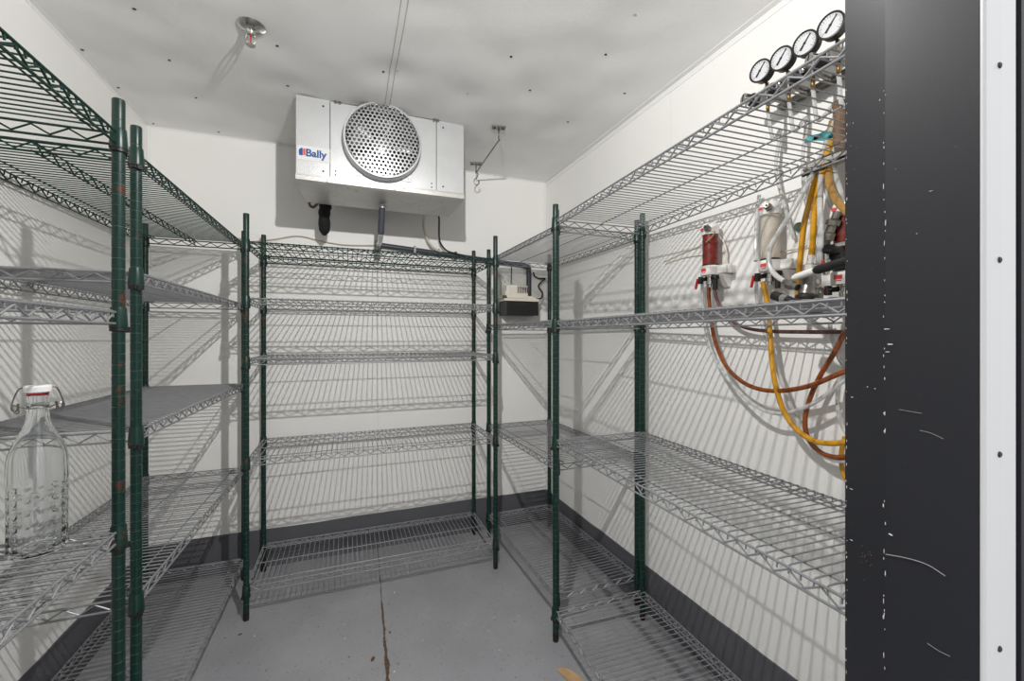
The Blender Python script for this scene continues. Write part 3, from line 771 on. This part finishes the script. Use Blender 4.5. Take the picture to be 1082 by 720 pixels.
# hoses: each a list of photo points hung at a real distance from the wall
def wallhose(name, px, r, m, label, X=1.385, group='hoses on the right wall', cat='hose'):
    pts = [atX(p[0], p[1], (p[2] if len(p) > 2 else X)*K) for p in px]
    return hose(name, pts, r, m, label, cat, group)
HX = 1.335
A0 = Vector(dA.location); B0 = Vector(dB.location)
wallhose('beer_hose', [(748.5, 300, 1.372), (749.5, 320, 1.374), (752, 343, 1.374), (757, 365, 1.36), (768, 388), (785, 404), (805, 412), (828, 413), (855, 408), (880, 398), (905, 386, 1.36), (935, 360, 1.34)], .0072, 'brown', 'brown hose looping down from the red detector below the middle shelf', HX)
wallhose('beer_hose', [(742, 298, 1.385), (742.5, 320, 1.386), (745, 345, 1.386), (752, 372, 1.37), (765, 395), (782, 415), (800, 430), (820, 437), (845, 433), (868, 421), (890, 404), (915, 388, 1.35)], .0058, 'clear', 'clear hose in a wide loop just outside the brown loop', 1.348)
wallhose('beer_hose', [(754, 302), (757, 315), (762, 326), (772, 338), (786, 346), (810, 350), (850, 351), (890, 351), (930, 351, 1.38)], .0062, 'maroon', 'maroon hose running level behind the middle shelf edge', 1.385)
wallhose('beer_hose', [(806, 298, 1.372), (809, 312, 1.372), (812, 330, 1.372), (813.5, 350, 1.366), (815, 375, 1.35), (819, 405), (827, 432), (838, 450), (852, 462), (868, 468), (890, 468), (925, 460, 1.37)], .0080, 'amber', 'amber hose dropping from the cloudy detector and turning right at the bottom', HX)
wallhose('beer_hose', [(799, 298, 1.385), (800, 318, 1.388), (806, 345, 1.388), (814, 370, 1.378), (824, 398), (834, 425), (848, 455), (862, 476), (880, 486), (900, 487), (935, 476, 1.38)], .0058, 'clear', 'clear hose crossing behind the amber hose to the lower right', 1.366)
wallhose('beer_hose', [(893, 350), (882, 372), (868, 395), (857, 418), (851, 440), (852, 458), (860, 472), (873, 481), (893, 483), (925, 474, 1.38)], .0068, 'brown', 'brown hose curving steeply down beside the door frame', 1.360)
wallhose('beer_hose', [(893, 322, 1.38), (897, 350), (895, 385), (888, 400), (885, 420), (887, 440), (893, 456), (905, 466, 1.38)], .0055, 'clear', 'clear hose hanging down against the door frame and bending back', 1.386)
wallhose('beer_hose', [(893, 462), (889.5, 475), (889, 488), (891, 500), (897, 509), (915, 505, 1.39)], .0060, 'amber', 'lowest amber hose bend at the door frame edge', 1.392)
wallhose('beer_hose', [(877, 342), (880, 360), (886, 378), (896, 392), (915, 402, 1.37)], .0050, 'clear', 'clear hose leaving the shelf edge downwards by the door frame', 1.396)
# upper bunch
XH = 1.33
wallhose('beer_hose', [(885, 120, 1.39), (874, 150, 1.375), (862, 178, 1.35), (850, 200, 1.30), (836, 225, 1.27), (822, 247, 1.26), (814, 262, 1.255), (812.5, 276, 1.25), (817, 288, 1.245), (825, 295, 1.24), (830, 297.5, 1.24)], .0072, 'clear', 'long clear hose slanting down left to the near tap coupler', XH)
wallhose('beer_hose', [(884, 125, 1.39), (875, 150, 1.38), (866, 172, 1.36), (860, 195, 1.345), (855, 215, 1.335), (850, 235, 1.33), (847.5, 255, 1.33), (845.5, 275, 1.33), (843.5, 296, 1.33), (842, 330, 1.35)], .0080, 'amber', 'amber hose hanging straight, left of the pair in the bunch', XH)
wallhose('beer_hose', [(889, 130, 1.39), (876, 158, 1.37), (870, 180, 1.35), (864, 205, 1.33), (860.5, 225, 1.315), (859.5, 245, 1.30), (858, 263, 1.29), (857, 272, 1.28)], .0078, 'amber', 'amber hose ending in the metal tap coupler, right of the pair', XH)
wallhose('beer_hose', [(888, 135, 1.39), (871, 165, 1.37), (867.5, 190, 1.34), (866.5, 215, 1.32), (867.5, 240, 1.30), (866, 270, 1.285), (864.5, 290, 1.28), (864, 304, 1.28)], .0078, 'clear', 'clear hose hanging straight down beside the amber pair', XH)
wallhose('beer_hose', [(880, 128, 1.392), (873, 158, 1.375), (875, 180, 1.35), (877, 196, 1.335), (883, 210, 1.32), (893, 222, 1.31), (910, 236, 1.30)], .0098, 'gold', 'thick golden hose bending right towards the door frame', XH)
wallhose('beer_hose', [(890, 140, 1.392), (880, 165, 1.375), (882, 185, 1.36), (887, 203, 1.35), (887, 220, 1.345), (882, 232, 1.34)], .0085, 'clear', 'short clear hose behind the golden hose', XH)
wallhose('beer_hose', [(872, 180, 1.392), (872.5, 200, 1.392), (876, 215, 1.39), (882, 225, 1.385)], .004, 'clear', 'thin clear loop behind the hose bunch', XH)
wallhose('beer_hose', [(802.5, 206, 1.396), (800, 225, 1.396), (799, 245, 1.396), (798.5, 264, 1.39), (798.5, 276, 1.375)], .0060, 'clear', 'clear hose rising along the cloudy detector up to the shelf', XH)
wallhose('vent_line', [(702, 277, 1.405), (722, 268, 1.39), (740, 260, 1.36), (749.5, 253, 1.325), (754.5, 246.5, 1.318), (754.5, 241, 1.322)], .0026, 'tan', 'thin tan line sticking out from the red detector cap', XH)
wallhose('vent_line', [(757, 247, 1.385), (763, 254, 1.39), (766.5, 262, 1.395), (767, 272, 1.395), (766, 281, 1.395)], .0035, 'ivory', 'thin ivory line bowed beside the red cylinder', XH)
wallhose('vent_line', [(822, 267, 1.40), (835, 264.5, 1.408), (845, 263, 1.41), (853, 260, 1.41)], .0022, 'tan', 'thin tan line from the cloudy detector bracket to the hoses', XH)

# bundle where the hoses leave upwards: dusty sleeve, black ties, teal tape
pts = [atX(852, 182, 1.2814), atX(862, 176, 1.2834), atX(876, 171, 1.2862), atX(890, 166, 1.2909), atX(915, 158, 1.2909)]
o = MB().tube(smooth_path(pts, 5), .017, 12).build('hose_sleeve', 'greydust'); tag(o, 'dusty grey sleeve wrapped around the hoses at the rear of the top shelf', 'sleeve')
pts = [atX(886, 108, 1.3051), atX(888, 125, 1.3022), atX(887, 140, 1.2985), atX(889, 160, 1.2909)]
o = MB().tube(smooth_path(pts, 5), .016, 12).build('trunk_hose', mat('brown_trunk', (120, 92, 70), .7, bump=.4, bscale=60, var=.4, vscale=30)); tag(o, 'brown wrapped trunk line seen through the top shelf by the door frame', 'hose')
o = MB().tube(smooth_path([atX(848, 186, 1.2579), atX(862, 180, 1.2589), atX(878, 172, 1.2608), atX(893, 165, 1.2626), atX(910, 160, 1.2626)], 5), .0045, 8).build('cable_tie', 'plasticblack'); tag(o, 'black strap around the hose bunch under the top shelf', 'strap')
tp = MB(); base = [atX(*q, 1.1637) for q in ((850, 153), (857, 151), (866, 153), (874, 149), (880, 152), (871, 155.5), (860, 157), (853, 156))]
for q in base: q.z = 1.8205+random.uniform(0, .022)
n = len(base); top = [q+Vector((0, 0, .012)) for q in base]
tp.add(base+top, [list(range(n)), list(range(n, 2*n))]+[[k, (k+1) % n, n+(k+1) % n, n+k] for k in range(n)])
tag(tp.build('tape_scrap', 'teal'), 'crumpled teal tape scrap lying on the right top shelf', 'tape')

# couplers standing on the middle right shelf
def coupler(pbase, ptop, label, prof, nut):
    d = ptop-pbase; L_ = d.length
    t = thing('keg_coupler', label, 'tap coupler', pbase, 0, 'keg couplers on the middle right shelf')
    mt = axis((0, 0, 0), d)
    MB().lathe([(x, z*L_) for x, z in prof], 24, mt).build('body', 'steel', t)
    z0, r0 = nut
    b = MB(); b.lathe([(r0*.7, z0*L_), (r0, z0*L_+.002), (r0, z0*L_+.018), (r0*.8, z0*L_+.021), (r0*.55, z0*L_+.022), (r0*.55, L_), (0, L_)], 6, mt, smooth=False); b.build('top_nut', 'chrome', t)
    return t, mt, L_
def to_local(t, v): return v-Vector(t.location)
cb = atX(851, 329, 1.16); cb.z = 1.3835
c1, m1, l1 = coupler(cb, atX(857, 270, 1.17), 'worn steel keg coupler at the rear of the middle shelf with long black lever',
    [(0, -.01), (.010, 0), (.012, .03), (.012, .16), (.017, .17), (.017, .24), (.021, .26), (.023, .30), (.020, .36), (.017, .40), (.017, .58), (.013, .64), (.012, .80), (0, .82)], (.70, .0155))
MB().lathe([(0, .19*l1), (.0255, .19*l1), (.027, .21*l1), (.026, .26*l1), (.018, .29*l1), (0, .29*l1)], 24, m1).build('flange_ring', 'darkmetal', c1)
# lever with white joint and black grip
j0 = atX(838, 294, 1.1354); j1 = atX(861, 286, 1.126); j2 = atX(893, 277, 1.1166); j3 = atX(905, 274, 1.1119)
MB().tube([to_local(c1, v) for v in (j0, j0.lerp(j1, .15), j1)], [.006, .009, .0095], 12).build('lever_joint', 'white', c1)
MB().tube([to_local(c1, v) for v in (j1, j1.lerp(j2, .08), j2, j3)], [.008, .0115, .012, .011], 14).build('lever_grip', 'plasticblack', c1)
# gas inlet arm to the left
q0, q1, q2 = atX(829, 297.5, 1.1637), atX(835, 301, 1.159), atX(843, 304, 1.1543)
b = MB(); b.tube([to_local(c1, v) for v in (q0, q1)], .008, 12); b.lathe([(.014, -.008), (.014, .010), (.011, .013), (0, .013)], 6, axis(to_local(c1, q1), (q2-q1)), smooth=False); b.tube([to_local(c1, v) for v in (q1, q2)], .010, 12); b.build('inlet_arm', 'steel', c1)
cb = atX(864.5, 327, 1.19); cb.z = 1.3835
c2, m2, l2 = coupler(cb, atX(864, 296, 1.20), 'second smaller keg coupler under the straight clear hose', [(0, -.02), (.013, 0), (.014, .12), (.010, .16), (.010, .42), (.012, .46), (.012, .7), (0, .72)], (.50, .0135))
MB().tube([Vector((0, 0, .018)), Vector((-.012, -.034, .020))], .008, 12).build('side_port', 'chrome', c2)
# shut off valves hung in the bunch by the door frame
v0 = atX(878, 243, 1.2485)
vv = thing('shutoff_valve', 'metal shutoff valve among the hoses just left of the door frame', 'valve', v0)
b = MB(); b.lathe([(0, -.05), (.010, -.05), (.010, -.03), (.017, -.028), (.017, -.010), (.012, -.006), (.012, .010), (.018, .012), (.018, .026), (.010, .030), (.009, .05), (0, .05)], 8, Matrix.Rotation(D(20), 4, 'X'), smooth=False); b.build('body', 'steel', vv)
MB().lathe([(0, -.006), (.026, -.006), (.028, 0), (.026, .006), (0, .008)], 20, axis((-.012, -.008, -.055), (-.3, -.3, .9))).build('black_disc', 'plasticblack', vv)
MB().box((-.012, -.03, -.11), (.02, .0, -.058), bev=.005).build('black_block', 'plasticblack', vv)
MB().box((-.006, -.055, -.052), (.008, -.012, -.040), bev=.002).build('metal_tab', 'chrome', vv)
v1 = atX(873, 279, 1.225)
vr = thing('ball_valve', 'small ball valve with red tip between the hoses by the door frame', 'valve', v1)
MB().lathe([(0, -.03), (.008, -.03), (.008, -.012), (.012, -.010), (.012, .010), (.008, .012), (.008, .03), (0, .03)], 12).build('body', 'chrome', vr)
MB().box((-.018, -.004, -.008), (-.010, .012, .010), bev=.003).build('lever', 'red', vr)
# loose handle lying on the shelf
g0, g1, g2, g3 = atX(817, 312, 1.1119), atX(826, 315, 1.1071), atX(832, 317, 1.1044), atX(843, 321.5, 1.0977)
zmin = 1.3795+.0115
lh = thing('loose_lever', 'loose black lever with a silver band lying on the middle shelf', 'lever', (0, 0, 0))
MB().tube([g0, g0.lerp(g1, .1), g1], [.010, .013, .013], 14).build('grip', 'plasticblack', lh)
MB().tube([g1, g2], [.0115, .0115], 14).build('band', 'chrome', lh)
MB().tube([g2, g3], [.012, .009], 14).build('shank', 'plasticblack', lh)
MB().lathe([(0, -.004), (.012, -.003), (.015, .004), (.013, .012), (0, .014)], 16, axis(atX(845.5, 240, XR), (-1, 0, 0))).build('wall_plug', 'olive')
tag(bpy.data.objects['wall_plug'], 'olive green round plug on the right wall behind the amber hose', 'plug')
# fittings resting on the shelf near the door frame
for i, (px, py, X, m, lab) in enumerate(((856, 320, 1.20, 'chrome', 'small chrome ring fitting lying by the base of the steel coupler'), (874, 318, 1.22, 'steel', 'small steel nut fitting lying closest to the door frame'))):
    q = atX(px, py, X); q.z = 1.3805+.015
    ft = MB(); mt = axis(q, (-1, -.3-.5*i, .1)); ft.lathe([(.006, -.012), (.015, -.012), (.015, .010), (.011, .014), (.006, .014), (.006, -.012)], 8 if i else 20, mt, smooth=not i)
    ft.f = [f for f in ft.f if len(f) < 5]; ft.sm = ft.sm[:len(ft.f)]
    tag(ft.build('pipe_fitting', m), lab, 'fitting', 'loose fittings on the middle right shelf')

# ------------------------------------------------------------------ bottle
bp = atZ(40, 583, .845+.0065)
bt = thing('glass_bottle', 'clear embossed swing-top glass bottle on the nearest left shelf', 'bottle', (bp.x, bp.y, .8516), D(20))
def emb(r, z, a):
    # embossed blocks round the lower body, flattened sides
    k = 1
    if .012 < z < .152 and r > .043:
        k -= .022*(max(0, math.cos(4*a))**.5)
        row = math.sin(2*PI*(z-.012)/.028); colw = math.cos(a*12)
        k -= .055*(max(0, row)**.6)*(max(0, .25+colw)**.6)
    return r*k
outer = [(0, .004), (.028, .003), (.036, 0), (.042, .001), (.0455, .005), (.0462, .012)]
outer += [(.0462, .012+.140*i/70) for i in range(1, 71)]
outer += [(.0462, .170), (.0462, .185), (.0455, .198), (.0430, .213), (.0375, .230), (.0300, .247), (.0235, .262), (.0195, .275), (.0175, .288), (.0168, .300), (.0185, .304), (.0188, .310), (.0172, .314), (.0168, .322), (.0178, .326), (.0175, .334), (.0150, .335)]
inner = [(.0115, .335), (.0115, .300), (.0130, .285), (.0165, .270), (.0225, .256), (.0300, .241), (.0365, .224), (.0412, .206), (.0425, .190), (.0425, .05), (.0425, .020), (.038, .012), (.025, .010), (0, .012)]
b = MB(); b.lathe(outer+inner, 120, mod=emb); b.build('glass_body', 'glass', bt)
b = MB(); b.lathe([(0, .332), (.010, .333), (.015, .3385), (.0215, .3415), (.0215, .352), (.019, .355), (0, .355)], 28); st = b.build('stopper', 'stopper', bt)
MB().lathe([(.0115, .333), (.0160, .3352), (.0172, .3375), (.0165, .3395), (.012, .340)], 28).build('gasket', 'red', st)
b = MB()
for s in (-1, 1):
    b.tube(smooth_path([(s*.010, 0, .349), (s*.024, 0, .350), (s*.030, .002, .342), (s*.036, .004, .322), (s*.038, .006, .306), (s*.031, .004, .302), (s*.028, .0, .312), (s*.026, -.006, .318)], 6), .0014, 8)
    b.tube(smooth_path([(s*.0195, .0, .308), (s*.028, 0, .312), (s*.036, .003, .314), (s*.033, .004, .298), (s*.027, .003, .300), (s*.029, .0, .318)], 6), .0013, 8)
ringp = [(.0195*math.cos(2*PI*k/32), .0195*math.sin(2*PI*k/32), .308) for k in range(33)]
b.tube(ringp, .0014, 8, cap=False)
b.build('wire_bail', 'steel', bt)

# ------------------------------------------------------------------ scraps on the floor
def flake(px, py, L_, W_, rot, m, label, name, cat, group=None, lift=.002):
    c = atZ(px, py, 0); k = 10; pts = []
    for i in range(k):
        a = 2*PI*i/k; r = random.uniform(.8, 1.1); x, y = math.cos(a)*L_*r, math.sin(a)*W_*r
        pts.append(Vector((c.x+x*math.cos(rot)-y*math.sin(rot), c.y+x*math.sin(rot)+y*math.cos(rot), .0006+random.uniform(0, lift))))
    ct = Vector((c.x, c.y, .002+lift)); vs = [ct]+pts+[ct-Vector((0, 0, .0012+lift))]
    b = MB(); b.add(vs, [[0, i+1, (i+1) % k+1] for i in range(k)]+[[k+1, (i+1) % k+1, i+1] for i in range(k)])
    return tag(b.build(name, m), label, cat, group)
flake(394, 697, .016, .007, D(60), 'leaf', 'brown dry flake on the floor left of the crack', 'dry_flake', 'debris', 'dry flakes on the floor')
flake(193+60.5, 671, .010, .006, D(20), 'leaf', 'small brown flake on the floor under the left shelf post', 'dry_flake', 'debris', 'dry flakes on the floor')
flake(412, 669, .008, .004, D(110), 'leaf', 'tiny dark flake touching the right side of the crack', 'dry_flake', 'debris', 'dry flakes on the floor')
cc = [atZ(588, 709, 0), atZ(594, 706.5, 0), atZ(604, 711, 0), atZ(617, 720, 0), atZ(626, 734, 0), atZ(612, 734, 0), atZ(601, 722, 0), atZ(594, 714, 0)]
n = len(cc); b = MB(); zz = [.0006, .003, .006, .004, .0006, .0006, .003, .001]
lo_ = [Vector((q.x, q.y, z)) for q, z in zip(cc, zz)]; hi_ = [q+Vector((0, 0, .0022)) for q in lo_]
b.add(lo_+hi_, [list(range(n)), list(range(n, 2*n))]+[[k, (k+1) % n, n+(k+1) % n, n+k] for k in range(n)])
tag(b.build('cardboard_scrap', 'card'), 'torn brown cardboard scrap on the floor near the right shelving', 'cardboard')

# ------------------------------------------------------------------ light
def lamp(name, kind, energy, loc, rot=(0, 0, 0), size=.1, color=(1, 1, 1)):
    l = bpy.data.lights.new(name, kind); l.energy = energy; l.color = color
    if kind == 'POINT': l.shadow_soft_size = size
    if kind == 'AREA': l.shape = 'RECTANGLE'; l.size, l.size_y = size
    o = bpy.data.objects.new(name, l); C.objects.link(o); o.location = loc; o.rotation_euler = rot; return o
lp = lamp('cold_room_lamp', 'POINT', 40.5, (.17, .76, 2.22), size=.014, color=(1, .985, .96)).data
lp.use_nodes = True; ln = lp.node_tree
fo = ln.nodes.new('ShaderNodeLightFalloff'); fo.inputs['Strength'].default_value = 1.0
ln.links.new(fo.outputs['Linear'], ln.nodes['Emission'].inputs['Strength'])
cl = thing('ceiling_lamp_shield', 'white round shield added out of view above the lamp to shade the ceiling', 'lamp shield', (.17, .76, ZC))
MB().lathe([(0, -.172), (.085, -.172), (.088, -.168), (.085, -.158), (.045, -.145), (.040, -.02), (.055, -.002), (.055, .006), (0, .006)], 32).build('lamp_shield', 'white', cl)  # unseen disc and stem, added to keep the lamp's glare off the ceiling
# the lit kitchen outside the doorway: brighter overhead than low down
w = bpy.data.worlds.new('World'); bpy.context.scene.world = w; w.use_nodes = True
wn, wl = w.node_tree.nodes, w.node_tree.links
gt = wn.new('ShaderNodeTexCoord'); sxyz = wn.new('ShaderNodeSeparateXYZ'); mr = wn.new('ShaderNodeMapRange')
wl.new(gt.outputs['Generated'], sxyz.inputs[0]); wl.new(sxyz.outputs[2], mr.inputs[0])
mr.inputs[1].default_value = -.6; mr.inputs[2].default_value = 1; mr.inputs[3].default_value = .3; mr.inputs[4].default_value = 2.3
wn['Background'].inputs[0].default_value = (.98, .985, 1, 1); wl.new(mr.outputs[0], wn['Background'].inputs[1])
w.cycles.sampling_method = 'NONE'

# ------------------------------------------------------------------ camera
cam = bpy.data.cameras.new('Camera'); co = bpy.data.objects.new('Camera', cam); C.objects.link(co)
co.location = CAM; co.rotation_euler = (PI/2, 0, -TH); cam.sensor_width = 36; cam.lens = FPX/1082*36
cam.shift_y = -(360-CY)/1082; cam.clip_start = .01
s = bpy.context.scene; s.camera = co
s.view_settings.view_transform = 'Standard'; s.view_settings.look = 'None'; s.view_settings.gamma = 1; s.view_settings.exposure = 0
s.view_settings.use_curve_mapping = False
s.cycles.max_bounces = 14; s.cycles.diffuse_bounces = 6; s.cycles.transmission_bounces = 12; s.cycles.transparent_max_bounces = 8
s.cycles.caustics_refractive = True; s.cycles.use_denoising = True; s.cycles.use_light_tree = False; s.cycles.use_adaptive_sampling = False; s.cycles.sample_clamp_indirect = 2.5; s.cycles.caustics_reflective = False; s.cycles.blur_glossy = 1.0
